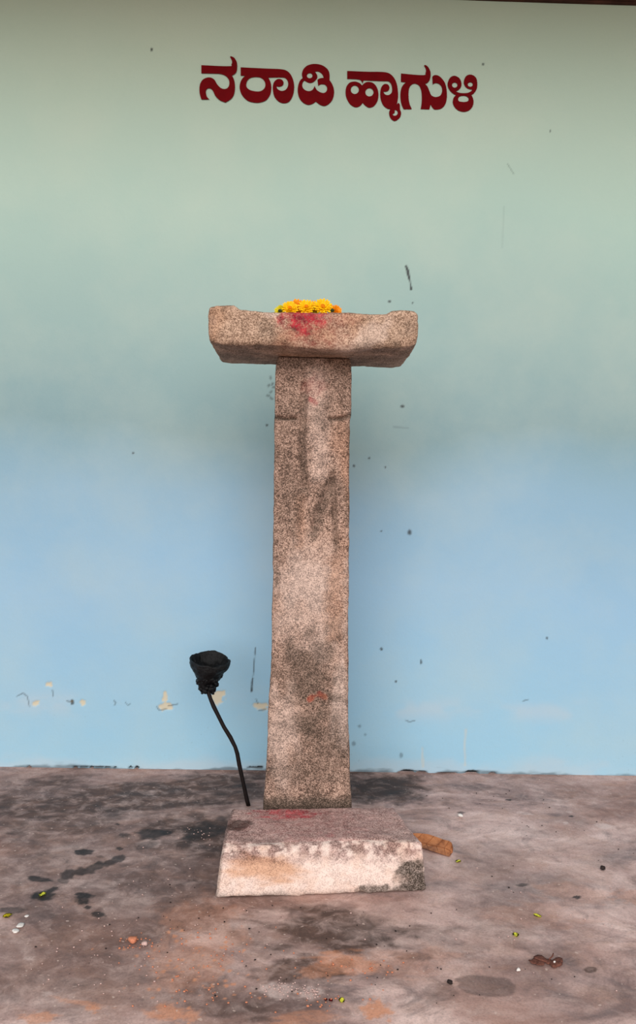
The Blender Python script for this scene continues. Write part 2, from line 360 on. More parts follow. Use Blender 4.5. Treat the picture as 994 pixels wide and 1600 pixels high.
OIL = [(131,1331,15,4,0,1),(187,1325,6,2.6,0,.9),(157,1338,6,2,0,.5),(60,1373,18,4.5,4,.95),(99,1376,10,4,0,.7),(68,1398,20,8,-14,1),(84,1388,7,3,-20,.9),(131,1399,16,5,0,1),(129,1406,10,7,0,1),(137,1417,6,2.6,0,1),(154,1428,12,4.6,0,.95),
       (240,1302,27,9,-4,.95),(195,1304,9,3.6,0,.7),(324,1298,42,13,-8,.85),(345,1290,22,12,0,.7),(230,1320,18,6,-10,.4),(18,1422,22,4.5,0,.7),(184,1287,3,1.6,0,.9),
       (816,1382,8.5,2.7,0,.8),(902,1401,6.5,2.6,0,.95),(721,1269,6,1.6,0,.8),(893,1275,3.5,1.3,0,.9),(795,1249,5,1.5,0,.9),(942,1357,3,3,0,.9),(975,1417,3,2,0,.3)]
def build_floor():
    xs = axis(-4.2, -1.40, 1.44, 4.2, 0.0042, 0.3); ys = axis(-1.2, 1.70, YW+0.03, YW+0.03, 0.0042, 0.3)
    X, Y = np.meshgrid(xs, ys, indexing='ij')
    Zb = np.zeros(X.shape)
    Yc = np.maximum(Y, 0.9)
    px, py = project(np.stack([X, Yc, Zb], -1))
    seen = Y > 1.5
    R = np.zeros(X.shape); G = R.copy(); B = R.copy(); A = R.copy()
    for i, (a, b, c, d, e, w) in enumerate(OIL): R = np.maximum(R, w*blob(px, py, a, b, c, d, e, 0.22, 0.5, i))
    R = np.maximum(R, 0.9*stroke(px, py, [(103,1367),(130,1360),(150,1354),(172,1346),(192,1338)], 6, 0.35, 1.0, 6))
    R = np.maximum(R, 0.6*blob(px, py, 590, 1230, 50, 18, 6, 0.7, 0.6, 7)); R = np.maximum(R, 0.35*blob(px, py, 380, 1235, 50, 14, -6, 0.7, 0.6, 7))  # shade behind the step, painted into the floor colour beside the pillar
    R = np.maximum(R, 0.52*blob(px, py, 759, 1540, 48, 16, 5, 0.10, 0.25, 1)); R = np.maximum(R, 0.34*blob(px, py, 690, 1549, 27, 13, 5, 0.2, 0.25, 2))
    A = np.maximum(A, 0.9*blob(px, py, 923, 1514, 11, 5, 0, 0.2, 0.2, 3))
    # broad dark brown areas; those right behind the step are painted shade
    for i, (a, b, c, d, e, w) in enumerate([(120,1330,330,110,0,.62),(170,1470,300,110,0,.5),(200,1245,280,32,-2,.95),(60,1270,130,40,0,.8),(330,1225,130,14,-4,1),(600,1230,85,24,6,1),(600,1232,60,18,6,1),(340,1310,110,40,0,.95),(255,1375,120,60,0,.7),(300,1400,80,50,0,.7),(90,1330,170,50,0,.35),
        (540,1455,130,34,4,.95),(480,1515,75,26,0,.9),(300,1545,60,26,0,.6),(370,1575,70,18,0,.7),(215,1475,40,12,0,.6),(40,1500,90,40,0,.5),(80,1450,150,40,0,.3),(780,1440,60,36,10,.3),(760,1350,60,20,0,.3),(700,1480,70,20,10,.4),(120,1560,100,25,0,.45),(860,1240,150,16,3,.3)]):
        A = np.maximum(A, w*blob(px, py, a, b, c, d, e, 0.55, 0.9, i+20, 2.2))
    for i, (a, b, c, d, e, w) in enumerate([(590,1578,21,14,8,.95),(548,1505,62,15,3,.7),(490,1518,24,9,0,.45),(268,1582,34,11,0,.8),(300,1586,14,8,0,.7),(60,1588,26,9,-5,.7),(145,1575,9,6,0,.9),(475,1590,50,10,-5,.5),(320,1440,60,36,0,.28),(300,1500,60,40,0,.32),
        (640,1500,70,20,0,.25),(900,1398,60,14,6,.22),(985,1400,30,10,0,.3),(840,1430,80,18,0,.2),(120,1565,40,4,10,.5)]):
        G = np.maximum(G, w*blob(px, py, a, b, c, d, e, 0.35, 0.9, i+60, 2.0))
    # a scatter of tiny orange crumbs ground into the floor
    rg = np.random.RandomState(3)
    for i in range(90):
        a, b = rg.normal(305, 55), rg.normal(1515, 34)
        r = rg.uniform(0.8, 2.6)
        if b < 1600: G = np.maximum(G, 0.9*blob(px, py, a, b, r*1.4, r, 0, 0.3, 0.4, i))
    for i, (a, b, c, d, e, w) in enumerate([(436,1546,25,12,0,.85),(485,1550,19,9,0,.7),(820,1385,200,60,8,.25),(880,1330,160,60,0,.2),(720,1440,160,60,4,.22),(200,1410,50,20,0,.25),(820,1270,12,2,8,.9),(945,1290,16,4,5,.8),(885,1285,5,2,0,.8),(890,1268,6,2,0,.6),(75,1552,9,4,0,.6),(45,1496,8,3,0,.5),(150,1380,40,8,0,.35),(235,1316,20,6,0,.5),(916,1350,30,6,0,.3)]):
        B = np.maximum(B, w*blob(px, py, a, b, c, d, e, 0.35, 0.7, i+90, 2.0))
    # grease flecks in the wet soot patch
    B = np.maximum(B, 0.8*blob(px, py, 318, 1303, 34, 12, 0, 0.5, 0.4, 5)*sstep(0.42, 0.6, fbm(X*60, Y*60, 0, 2, 2)))
    for arr in (R, G, B, A): arr *= seen
    Z = 0.0016*fbm(X*7, Y*7, 0, 12, 3) - 0.0016
    V = np.stack([X, Y, Z], -1).reshape(-1, 3)
    me = mesh_np('floor', V, grid(len(xs), len(ys)))
    set_mask(me, R.ravel(), G.ravel(), B.ravel(), A.ravel())
    o = link('floor', me, M['floor']); tag(o, kind='structure'); return o
floor = build_floor()

def box(name, lo, hi, mat, bevel=0.0, parent=None):
    bm = bmesh.new(); bmesh.ops.create_cube(bm, size=1)
    for v in bm.verts: v.co = Vector([(lo[i]+hi[i])/2 + v.co[i]*(hi[i]-lo[i]) for i in range(3)])
    if bevel: bmesh.ops.bevel(bm, geom=bm.edges[:], offset=bevel, segments=2, affect='EDGES')
    me = bpy.data.meshes.new(name); bm.to_mesh(me); bm.free()
    return link(name, me, mat, parent, smooth=False)
# roof line: a dark timber plate on the wall head, boards above it
tag(box('trim_1', (-4.2, YW-0.02, ZT), (4.2, YW+0.16, ZT+0.11), M['wood'], 0.008), kind='structure')
ceil_ = box('ceiling', (-4.2, YW-1.1, ZT+0.11), (4.2, YW+0.2, ZT+0.15), M['ceiling']); tag(ceil_, kind='structure')
tag(box('ground', (-25, -30, -0.30), (25, -1.2, -0.10), M['ground']), kind='structure')

# ------------------------------------------------------------------ painted lettering
def spline(pts, n=7):
    """closed outline; a third value marks a sharp corner"""
    P = [(p[0], p[1]) for p in pts]; C = [len(p) > 2 for p in pts]; out = []
    N = len(P)
    for i in range(N):
        p0, p1, p2, p3 = P[i-1], P[i], P[(i+1) % N], P[(i+2) % N]
        t1 = (0, 0) if C[i] else ((p2[0]-p0[0])/2, (p2[1]-p0[1])/2)
        t2 = (0, 0) if C[(i+1) % N] else ((p3[0]-p1[0])/2, (p3[1]-p1[1])/2)
        if C[i] and C[(i+1) % N]: t1 = t2 = (p2[0]-p1[0], p2[1]-p1[1])
        elif C[i]: t1 = (1.5*(p2[0]-p1[0])-t2[0]/2, 1.5*(p2[1]-p1[1])-t2[1]/2)
        elif C[(i+1) % N]: t2 = (1.5*(p2[0]-p1[0])-t1[0]/2, 1.5*(p2[1]-p1[1])-t1[1]/2)
        for s in range(n):
            t = s/n; h1 = 2*t**3-3*t**2+1; h2 = t**3-2*t**2+t; h3 = -2*t**3+3*t**2; h4 = t**3-t**2
            out.append((h1*p1[0]+h2*t1[0]+h3*p2[0]+h4*t2[0], h1*p1[1]+h2*t1[1]+h3*p2[1]+h4*t2[1]))
    return out
def circle(cx, cy, rx, ry=None): 
    ry = ry or rx
    return [(cx+rx*math.cos(a*math.pi/5), cy+ry*math.sin(a*math.pi/5)) for a in range(10)]
c = 1
LETTERS = [
 # (origin x, origin y, scale), outlines: first the body, then the counters
 ((305, 85, 994/80), [
   [(122,218,c),(660,238),(705,205),(718,140),(680,60,c),(700,45),(765,80),(808,160),(818,260),(795,360),(715,420,c),(755,500),(775,620),(762,760),(710,860),(590,940,c),(480,895),(400,820),(350,720),(310,675),(255,665),(215,700),(212,770),(235,835),(280,880,c),(125,882,c),(95,790),(85,680),(100,580),(150,500),(230,460),(310,460),(375,500),(430,590),(500,660),(580,680),(640,650),(665,580),(655,500),(600,430),(510,390),(400,380),(122,375,c)]]),
 ((370, 95, 994/100), [
   [(62,108,c),(400,125),(690,138),(790,170),(850,240),(885,340),(892,440),(870,550),(815,640),(735,665),(655,640),(590,570),(565,480),(562,400),(585,330),(640,290),(700,300),(728,345),(712,390),(665,408),(615,400,c),(640,450),(700,475),(760,455),(795,400),(795,330),(760,280),(700,265),(490,268,c),(525,340),(538,430),(520,530),(460,615),(370,652),(280,655),(170,625),(85,540),(48,440),(55,350),(90,280),(135,240,c),(62,235,c)],
   [(148,380),(165,315),(215,272),(295,258),(375,270),(430,320),(445,385),(425,440),(370,478),(300,482),(220,465),(165,430)]]),
 ((455, 95, 994/80), [
   [(225,345,c),(210,260),(240,170),(310,105),(400,75),(500,72),(610,100),(700,165),(742,250),(745,385,c),(800,470),(832,580),(825,690),(785,790),(710,860),(640,885),(560,860),(480,800,c),(410,845),(330,862),(240,825),(165,740),(130,620),(135,500),(170,400)],
   [(258,390,c),(320,425),(375,438),(440,415),(500,350),(505,290),(460,222,c),(530,218),(600,265),(632,340,c),(560,350),(512,375,c),(525,495,c),(580,465),(650,470),(695,520),(690,590),(640,632),(570,620),(500,575),(455,495,c),(425,560),(370,595),(300,590),(240,550),(215,490),(225,430)],
   circle(360,298,54,50)]),
 ((535, 105, 994/100), [
   [(75,65,c),(400,78),(600,80),(720,100),(800,170),(848,280),(865,420),(860,510),(845,590,c),(868,562),(892,590),(895,660),(912,720),(890,790),(815,842),(750,800),(725,720),(745,655,c),(690,645),(630,590),(595,500),(588,400),(605,320),(650,270),(705,275),(730,320),(718,365),(680,385),(635,385,c),(665,430),(720,438),(765,400),(772,330),(755,265),(720,228),(660,222),(600,222),(330,210,c),(312,262,c),(290,215),(240,195),(75,188,c)],
   [(775,735,c),(810,715),(815,672),(845,680),(860,715),(840,752),(800,758)]]),
 ((535, 105, 994/100), [
   [(305,290,c),(350,250),(410,235),(480,255),(535,320),(560,420),(545,530),(490,610),(420,635),(365,610),(315,560,c),(270,610),(205,628),(130,590),(75,510),(50,420),(60,320),(110,250),(190,230),(260,250)],
   circle(193,357,63,66), circle(420,396,63,65)]),
 ((620, 95, 994/85), [
   [(78,240,c),(480,270),(525,225),(532,165),(498,98,c),(520,85),(570,120),(608,190),(618,270),(600,360),(560,410),(515,430,c),(560,480),(595,560),(625,630),(680,665),(745,665),(800,635),(828,560),(815,480),(770,430),(710,415),(655,440,c),(648,300,c),(690,270),(760,280),(830,340),(885,430),(912,560),(912,700),(880,810),(810,880),(700,898),(650,860),(618,805,c),(595,895,c),(435,890,c),(455,760),(455,620),(440,530),(400,455),(320,425),(250,465),(218,550),(215,680),(235,800),(270,880),(255,892,c),(125,892,c),(80,780),(65,640),(80,520),(120,445),(170,402,c),(75,392,c)]]),
 ((690, 110, 994/70), [
   [(315,475,c),(390,430),(435,360),(435,270),(390,180),(290,130),(200,160),(145,250),(135,350),(180,450),(250,520),(320,555,c),(265,620),(248,720),(280,810),(360,890),(480,928),(600,900),(680,820),(708,720),(695,630),(660,558,c),(730,500),(780,410),(790,290),(770,190),(710,125),(620,102),(540,140),(500,220),(495,300),(530,370),(590,415),(680,435,c),(640,480),(570,508),(480,515),(390,505)],
   circle(290,335,60,58), circle(635,322,56,50),
   [(365,650),(385,600),(440,575),(520,575),(575,600),(600,645),(580,690),(510,710),(430,705),(380,690)]]),
]
def build_letters():
    for k, ((ox, oy, sc), outs) in enumerate(LETTERS):
        cu = bpy.data.curves.new('painted_letter', 'CURVE'); cu.dimensions = '2D'; cu.fill_mode = 'BOTH'; cu.extrude = 0.0006
        for pts in outs:
            P = [on_y(ox+x/sc, oy+y/sc, YW) for x, y in spline(pts)]
            sp = cu.splines.new('POLY'); sp.points.add(len(P)-1); sp.use_cyclic_u = True
            for q, p in zip(sp.points, P): q.co = (p[0], p[2], 0, 1)
        tmp = bpy.data.objects.new('tmp', cu); COL.objects.link(tmp)
        dg = bpy.context.evaluated_depsgraph_get()
        me = bpy.data.meshes.new_from_object(tmp.evaluated_get(dg))
        bpy.data.objects.remove(tmp)
        me.transform(Matrix.Translation((0, YW-0.0034, 0)) @ Matrix.Rotation(math.pi/2, 4, 'X'))
        me.materials.clear()
        o = link('painted_letter', me, M['paint_red'], wall, smooth=False)
        o['label'] = 'maroon letter painted on the wall'
build_letters()

# ------------------------------------------------------------------ stone step
def build_step():
    n = (96, 84, 46)
    P, Q = lattice(*n)
    f0L, f0R = on_z(336, 1404, 0), on_z(668, 1393, 0)
    Yf = (f0L[1]+f0R[1])/2
    hz = float(on_y(500, 1318, Yf+0.025)[2])
    t = [on_z(347, 1322, hz), on_z(659, 1316, hz), on_z(363, 1264, hz), on_z(614, 1261, hz)]
    b = [f0L, f0R, np.array([t[2][0]-0.02, t[2][1], 0]), np.array([t[3][0]+0.02, t[3][1], 0])]
    p = rounded(P, n, (0.33, 0.17, 0.08), 0.010)/np.array((0.33, 0.17, 0.08))
    u, v, w = [(p[:, i:i+1]+1)/2 for i in range(3)]
    V = ((1-w)*((1-v)*((1-u)*b[0]+u*b[1]) + v*((1-u)*b[2]+u*b[3])) + w*((1-v)*((1-u)*t[0]+u*t[1]) + v*((1-u)*t[2]+u*t[3])))
    # the upper front arris is chipped away, the front bulges a little
    chip = np.exp(-((w-1)/0.22)**2)*np.exp(-(v/0.10)**2)
    ch = fbm(V[:, 0]*14, V[:, 2]*14, 0, 40, 4)[:, None]
    V[:, 1:2] += chip*(0.010+0.030*ch); V[:, 2:3] -= chip*(0.003+0.014*ch)
    V[:, 1:2] -= 0.006*np.exp(-(v/0.06)**2)*np.sin(np.pi*np.clip(w, 0, 1))**0.7
    V = roughen(V, 0.005, 9, 3, 4); V = roughen(V, 0.0025, 60, 8, 2)
    V[:, 2] = np.maximum(V[:, 2], -0.002)
    me = mesh_np('step', V, Q)
    px, py = project(V); u, v, w = u[:, 0], v[:, 0], w[:, 0]
    front = (v < 0.06); top = (w > 0.95) & ~front
    nz = fbm(V[:, 0]*22, V[:, 1]*22, V[:, 2]*22, 5, 4)
    R = 1.0*blob(px, py, 647, 1374, 27, 30, 0, 0.3, 0.6, 4, 2.5)*((front) | (u > 0.97))
    R = np.maximum(R, 0.85*stroke(px, py, [(535,1404),(575,1395),(610,1392),(640,1388)], 9, 0.5, 1.2, 3)*front)
    R = np.maximum(R, 0.6*sstep(20, 2, 1409-(px-336)*0.03-py+12*nz)*front)
    R = np.maximum(R, 0.22*front*sstep(1350, 1338, py+14*nz)*sstep(0.05, -0.25, fbm(V[:, 0]*45, V[:, 1]*45, V[:, 2]*45, 15, 3)))
    R = np.maximum(R, 0.95*blob(px, py, 372, 1290, 23, 8, -8, 0.2, 0.4, 6)*~front)
    R = np.maximum(R, 0.2*sstep(0.1, 0.5, nz)*top)
    R = np.maximum(R, 0.55*(u < 0.02))  # left end face darkened all over
    B = (1.0*sstep(1330, 1356, py+12*nz)*front)
    nc = fbm(V[:, 0]*45, V[:, 1]*45, V[:, 2]*45, 15, 3)
    B = np.maximum(B, 0.9*front*sstep(1352, 1336, py+14*nz)*sstep(-0.15, 0.15, nc))
    G = np.maximum(0.9*blob(px, py, 445, 1271, 44, 9, 0, 0.6, 0.9, 3, 3)*top, 0.45*blob(px, py, 515, 1305, 10, 4, 0, 0.5, 0.5, 3)*top)
    G = np.maximum(G, 0.16*top*blob(px, py, 480, 1290, 110, 30, 0, 0.6, 0.5, 2))
    A = front*np.maximum(0.9*blob(px, py, 410, 1355, 60, 22, 0, 0.5, 0.6, 2, 2), 0.25*sstep(-0.1, 0.4, nz))
    set_mask(me, R, G, B, A)
    o = link('stone_step', me, M['slab']); tag(o, 'low pale granite block lying at the foot of the pillar, front edge chipped', 'stone block')
    return hz, min(t[2][1], t[3][1]), max(t[2][1], t[3][1])
HZ, YB0, YB1 = build_step()
YP = YB1 + 0.012                       # pillar front face, just behind the step

# ------------------------------------------------------------------ crossbar heights (needed by the pillar)
ZU = float(on_y(490, 558, YP)[2])      # underside of the crossbar where the pillar meets it
YC = YP - 0.17; YCB = YP + 0.20

# ------------------------------------------------------------------ pillar
def build_pillar():
    L = [(560,432),(575,430),(600,429),(648,429.7),(655,428.9),(680,428.8),(780,427.5),(860,426),(900,426),(1000,424.4),(1050,422.5),(1100,419.5),(1180,416.5),(1230,413),(1258,411)]
    Rr = [(560,548.5),(575,549.5),(600,550),(648,549),(655,547.3),(680,547),(780,546),(860,546),(872,545.2),(900,545.3),(1000,544.4),(1100,545),(1160,546),(1230,548.7),(1258,550.5)]
    Lp = np.array([on_y(x, y, YP) for y, x in L]); Rp = np.array([on_y(x, y, YP) for y, x in Rr])
    n = (56, 44, 340); hz = ZU/2; dep = 0.22
    P, Q = lattice(*n)
    p = rounded(P, n, (0.13, dep/2, hz), 0.010)
    z = p[:, 2]+hz
    xl = np.interp(z, Lp[::-1, 2], Lp[::-1, 0]); xr = np.interp(z, Rp[::-1, 2], Rp[::-1, 0])
    t = (p[:, 0]/0.13+1)/2
    v = (p[:, 1]+dep/2)/dep
    # the foot flares towards the back on one side
    flare = 0.0
    V = np.stack([xl+(xr-xl)*t, YP+v*dep, z], -1)
    left = sstep(0.12, 0.0, t)*sstep(0.0, 0.9, z)
    px, py = project(V)
    front = v < 0.08
    fx = np.where(front, 1.0, 0.0)
    d = np.zeros(len(V))
    d += 0.016*stroke(px, py, [(428,650),(436,653),(448,654.5),(462,654)], 2.6, 0.6)
    d += 0.016*stroke(px, py, [(515,654),(532,654),(543,651),(549,646)], 2.6, 0.6)
    d += 0.004*sstep(651, 657, py)*(1-np.exp(-((px-494)/16)**2))
    d -= 0.006*stroke(px, py, [(494,575),(494,640),(492,700),(488,740)], 16, 0.4)*sstep(560, 600, py)
    d += 0.013*stroke(px, py, [(476,600),(474,650),(472,690),(474,730),(478,760)], 4.5, 0.8)
    d += 0.013*stroke(px, py, [(521,745),(512,770),(500,795),(490,828)], 6, 0.8)
    d += 0.012*stroke(px, py, [(521,750),(522,800),(526,850)], 3, 0.8)
    d -= 0.004*stroke(px, py, [(508,600),(511,640)], 2, 0.8)
    d += 0.005*sstep(866, 872, py)*sstep(500, 530, px) - 0.003*stroke(px, py, [(428,868),(470,872)], 3, 0.8)
    V[:, 1] += d*fx
    V = roughen(V, 0.003, 9, 11, 4); V = roughen(V, 0.0018, 70, 15, 2)
    V[:, 2] = np.clip(V[:, 2], 0.0, ZU-0.001)
    me = mesh_np('pillar', V, Q)
    nz = fbm(V[:, 0]*16, V[:, 1]*16, V[:, 2]*7, 6, 4)
    R = 0.55*stroke(px, py, [(476,620),(474,650),(472,690),(474,730),(478,765)], 6, 0.8, 0.8, 1)  # dirt in the carved grooves, painted darker still so the relief shows
    R = np.maximum(R, 0.65*stroke(px, py, [(521,745),(512,770),(500,795),(490,835)], 7, 0.9, 1.6, 2))
    R = np.maximum(R, 0.5*stroke(px, py, [(521,735),(523,800),(526,855)], 4, 0.8, 0.9, 2))
    R = np.maximum(R, 0.85*stroke(px, py, [(428,651),(440,654),(460,655)], 3, 0.8)); R = np.maximum(R, 0.85*stroke(px, py, [(515,655),(535,655),(549,648)], 3, 0.8))
    R = np.maximum(R, 0.5*blob(px, py, 450, 568, 30, 12, 0, 0.6, 0.9, 3)); R = np.maximum(R, 0.45*blob(px, py, 530, 575, 22, 16, 0, 0.6, 0.9, 4))
    R = np.maximum(R, 0.30*blob(px, py, 445, 640, 24, 60, 0, 0.7, 0.9, 5)); R = np.maximum(R, 0.30*blob(px, py, 535, 605, 16, 40, 0, 0.7, 0.9, 6))
    R = np.maximum(R, 0.35*blob(px, py, 450, 780, 24, 90, 0, 0.7, 0.9, 7))
    R = np.maximum(R, 0.65*blob(px, py, 475, 1035, 40, 40, 10, 0.6, 1.0, 8)); R = np.maximum(R, 0.7*blob(px, py, 487, 1070, 60, 26, 10, 0.6, 1.0, 9))
    R = np.maximum(R, 0.75*blob(px, py, 480, 1130, 40, 22, 0, 0.6, 1.0, 10)); R = np.maximum(R, 0.6*blob(px, py, 510, 1165, 46, 26, 0, 0.6, 1.0, 11))
    R = np.maximum(R, 0.5*blob(px, py, 480, 1205, 70, 20, 0, 0.6, 1.0, 12)); R = np.maximum(R, 0.85*sstep(1240, 1254, py+8*nz))
    R = np.maximum(R, 0.4*sstep(1080, 1180, py)*sstep(-0.2, 0.4, nz)); R = np.maximum(R, 0.4*sstep(0.1, 0.5, nz))
    R = np.maximum(R, 0.6*blob(px, py, 432, 900, 5, 18, 0, 0.6, 0.9, 14))
    B = 0.2*stroke(px, py, [(496,590),(494,640),(500,690),(500,740)], 14, 0.8, 0.6, 3)
    B = np.maximum(B, 0.38*blob(px, py, 478, 940, 60, 70, 0, 0.7, 0.8, 5)); B = np.maximum(B, 0.38*blob(px, py, 535, 1110, 14, 60, 0, 0.7, 0.8, 6)); B = np.maximum(B, 0.28*blob(px, py, 440, 1150, 22, 60, 0, 0.7, 0.8, 7))
    A = 0.5*stroke(px, py, [(527,880),(524,930),(522,990)], 13, 0.8, 0.8, 2); A = np.maximum(A, 0.45*sstep(0.0, 0.4, fbm(V[:, 0]*6, V[:, 2]*4, 0, 66, 3))*sstep(1000, 900, py))
    A = np.maximum(A, 0.35*stroke(px, py, [(470,780),(472,850)], 8, 0.8, 0.6, 2))
    G = 0.55*stroke(px, py, [(484,622),(487,626),(492,631)], 4, 0.6, 0.8, 3); G = np.maximum(G, 0.22*blob(px, py, 493, 600, 16, 14, 0, 0.6, 0.8, 2))
    o1 = stroke(px, py, [(482,1092),(500,1084),(508,1088)], 4, 0.6, 1.2, 3)
    G = np.maximum(G, 0.35*o1); A = np.maximum(A, o1); R = R*(1-0.9*o1)
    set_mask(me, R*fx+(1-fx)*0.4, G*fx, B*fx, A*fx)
    o = link('stone_pillar', me, M['pillar']); tag(o, 'tall square speckled granite pillar with shallow worn carving on its front', 'pillar')
build_pillar()

# ------------------------------------------------------------------ crossbar
def build_crossbar():
    T = [(324,482),(328,478),(337,476),(364,477),(373,483),(400,485.5),(430,487),(490,488),(533,488),(560,489),(605,488.5),(613,483.5),(647,482.8),(651.5,485),(656,489)]
    Bt = [(324,536),(357,538),(400,539),(448,541),(491,545),(545,546),(618,543),(656,541)]
    Tp = np.array([on_y(x, y, YC) for x, y in T]); Bp = np.array([on_y(x, y, YC) for x, y in Bt])
    xl, xr = float(on_y(324.5, 510, YC)[0]), float(on_y(654.5, 515, YC)[0])
    n = (130, 66, 26); P, Q = lattice(*n); hx = (xr-xl)/2; dep = YCB-YC
    p = rounded(P, n, (hx, dep/2, 0.06), 0.013)
    X = p[:, 0]+(xl+xr)/2; v = (p[:, 1]+dep/2)/dep; w = (p[:, 2]+0.06)/0.12
    zt = np.interp(X, Tp[:, 0], Tp[:, 2]); zbf = np.interp(X, Bp[:, 0], Bp[:, 2])
    e = np.clip((X-xl)/(xr-xl), 0, 1)
    zb = zbf + (ZU-zbf)*sstep(0.0, 0.42, v)
    zb = zb + 0.007*(sstep(0.07, 0, e)+sstep(0.93, 1, e))
    Z = zb+(zt-zb)*w
    V = np.stack([X, YC+v*dep, Z], -1)
    V[:, 1] += 0.007*sstep(0.25, 0.0, w)*sstep(0.2, 0, v) + 0.006*(sstep(0.05, 0, e)+sstep(0.95, 1, e))*sstep(0.2, 0, v)
    V[:, 0] += np.where(e < 0.5, 1, -1)*0.004*sstep(0.4, 0, w)*(sstep(0.05, 0, e)+sstep(0.95, 1, e))
    keep = V.copy()
    V = roughen(V, 0.005, 10, 21, 4); V = roughen(V, 0.0022, 70, 25, 2)
    on_p = (w < 0.02) & (V[:, 1] > YP-0.01)
    V[on_p, 2] = np.maximum(V[on_p, 2], ZU)
    me = mesh_np('crossbar', V, Q)
    px, py = project(V)
    front = v < 0.10
    nz = fbm(V[:, 0]*16, V[:, 1]*16, V[:, 2]*16, 6, 4)
    # a smear of vermilion powder under the flowers
    G = np.maximum(0.95*blob(px, py, 476, 497, 34, 17, 0, 0.5, 0.9, 3, 2.5), 0.8*blob(px, py, 474, 512, 15, 12, 0, 0.5, 0.9, 4, 2.5))
    G = np.maximum(G, 0.9*blob(px, py, 440, 499, 6, 9, 0, 0.4, 0.6, 6)); G = np.maximum(G, 0.22*blob(px, py, 490, 520, 45, 28, 0, 0.7, 0.7, 5))
    G = np.maximum(G, 0.2*blob(px, py, 520, 500, 30, 14, 0, 0.7, 0.7, 5))
    R = np.maximum(0.75*blob(px, py, 478, 493, 22, 8, 0, 0.5, 0.9, 8, 3), 0.8*blob(px, py, 463, 514, 8, 5, 30, 0.4, 0.9, 9)); R = np.maximum(R, 0.7*blob(px, py, 479, 520, 4, 4, 0, 0.4, 0.9, 9))
    R = np.maximum(R*front, 0.4*sstep(0.05, 0.5, nz)); R = np.maximum(R, 0.45*(w < 0.03)*sstep(-0.3, 0.3, nz)); R = np.maximum(R, 0.35*sstep(0.93, 0.99, w)*front)  # underside darkened too, its shade put into the stone colour
    B = 0.28*front*sstep(0.0, 0.45, fbm(V[:, 0]*9, V[:, 2]*9, 0, 90, 4))
    A = 0.5*sstep(-0.1, 0.4, fbm(V[:, 0]*7, V[:, 2]*7, 0, 95, 3))
    set_mask(me, R, G*front, B, A)
    o = link('stone_crossbar', me, M['cross']); tag(o, 'rough granite crossbar with raised ends and red powder smear, on top of the pillar', 'stone crossbar')
build_crossbar()

# ------------------------------------------------------------------ flowers on the crossbar
def petal_ring(bm, n, r0, r1, wd, lift, z0, rg, phase):
    for i in range(n):
        a = phase+2*math.pi*i/n+rg.uniform(-.08, .08); k = r1*rg.uniform(.9, 1.06); lf = lift*rg.uniform(.7, 1.3)
        ca, sa = math.cos(a), math.sin(a)
        def P(r, s, z): return bm.verts.new((r*ca-s*sa, r*sa+s*ca, z))
        rows = []
        for t, wf in ((0, .35), (.45, .9), (.8, .85), (1, .3)):
            r = r0+(k-r0)*t; z = z0+lf*t*t
            rows.append((P(r, -wd*wf, z), P(r, 0, z-wd*.25*wf), P(r, wd*wf, z)))
        for A_, B_ in zip(rows[:-1], rows[1:]):
            bm.faces.new((A_[0], B_[0], B_[1], A_[1])); bm.faces.new((A_[1], B_[1], B_[2], A_[2]))
def dome(name, r, h, mat, parent, zoff=0.0, down=False):
    bm = bmesh.new(); bmesh.ops.create_uvsphere(bm, u_segments=12, v_segments=7, radius=1)
    for v in bm.verts:
        n = 1+0.12*math.sin(v.co.x*9)*math.sin(v.co.y*9)
        v.co = Vector((v.co.x*r*n, v.co.y*r*n, (v.co.z*h)+zoff))
    me = bpy.data.meshes.new(name); bm.to_mesh(me); bm.free(); return link(name, me, mat, parent)
def flower(px, py, Y, R, tilt, side, mat, label, seed, group='yellow flowers on the crossbar'):
    rg = random.Random(seed); p = on_y(px, py, Y)
    o = empty('chrysanthemum', p); o.rotation_euler = (math.radians(tilt), 0, math.radians(side))
    bm = bmesh.new()
    petal_ring(bm, 17, R*.15, R*1.0, R*.15, R*.10, 0.0, rg, 0)
    petal_ring(bm, 15, R*.15, R*.86, R*.14, R*.25, R*.06, rg, .2)
    petal_ring(bm, 13, R*.12, R*.68, R*.12, R*.35, R*.12, rg, .4)
    petal_ring(bm, 9, R*.08, R*.42, R*.10, R*.35, R*.16, rg, .1)
    me = bpy.data.meshes.new('petals'); bm.to_mesh(me); bm.free()
    link('petals', me, mat, o)
    dome('flower_center', R*.24, R*.14, M['disc'], o, R*.18)
    dome('calyx', R*.42, R*.34, M['green'], o, -R*.26)
    tag(o, label, 'flower', group); return o
FY = YC+0.034
flower(504.5, 479.5, FY, .0300, 66, 4, M['petal'], 'largest yellow chrysanthemum in the row on top of the crossbar', 1)
flower(479, 480, FY, .0275, 64, -4, M['petal'], 'yellow chrysanthemum with orange middle beside the largest flower on the crossbar', 2)
flower(453, 482, FY, .0265, 60, 8, M['petal'], 'yellow chrysanthemum just in front of the raised orange one on the crossbar', 3)
flower(465.5, 477, FY+.035, .0240, 60, 10, M['petal_o'], 'small orange chrysanthemum raised behind the yellow ones on the crossbar', 4)
flower(491, 479.5, FY+.035, .0250, 55, -8, M['petal_o'], 'orange chrysanthemum tucked behind two big yellow ones on the crossbar', 5)
flower(438, 486, FY+.012, .0215, 70, -25, M['petal_y'], 'dull lime yellow chrysanthemum at the end of the flower row', 6)
flower(526, 485.5, FY+.005, .0190, 75, 30, M['petal_o'], 'small half hidden orange chrysanthemum beyond the dark bud on the crossbar', 7)
flower(515, 482.5, FY+.04, .0210, 55, 20, M['petal_o'], 'orange chrysanthemum behind the dark bud on the crossbar', 8)
flower(466, 485.5, FY+.018, .0200, 70, 5, M['petal_o'], 'half buried orange chrysanthemum low between the two yellow ones on the crossbar', 9)
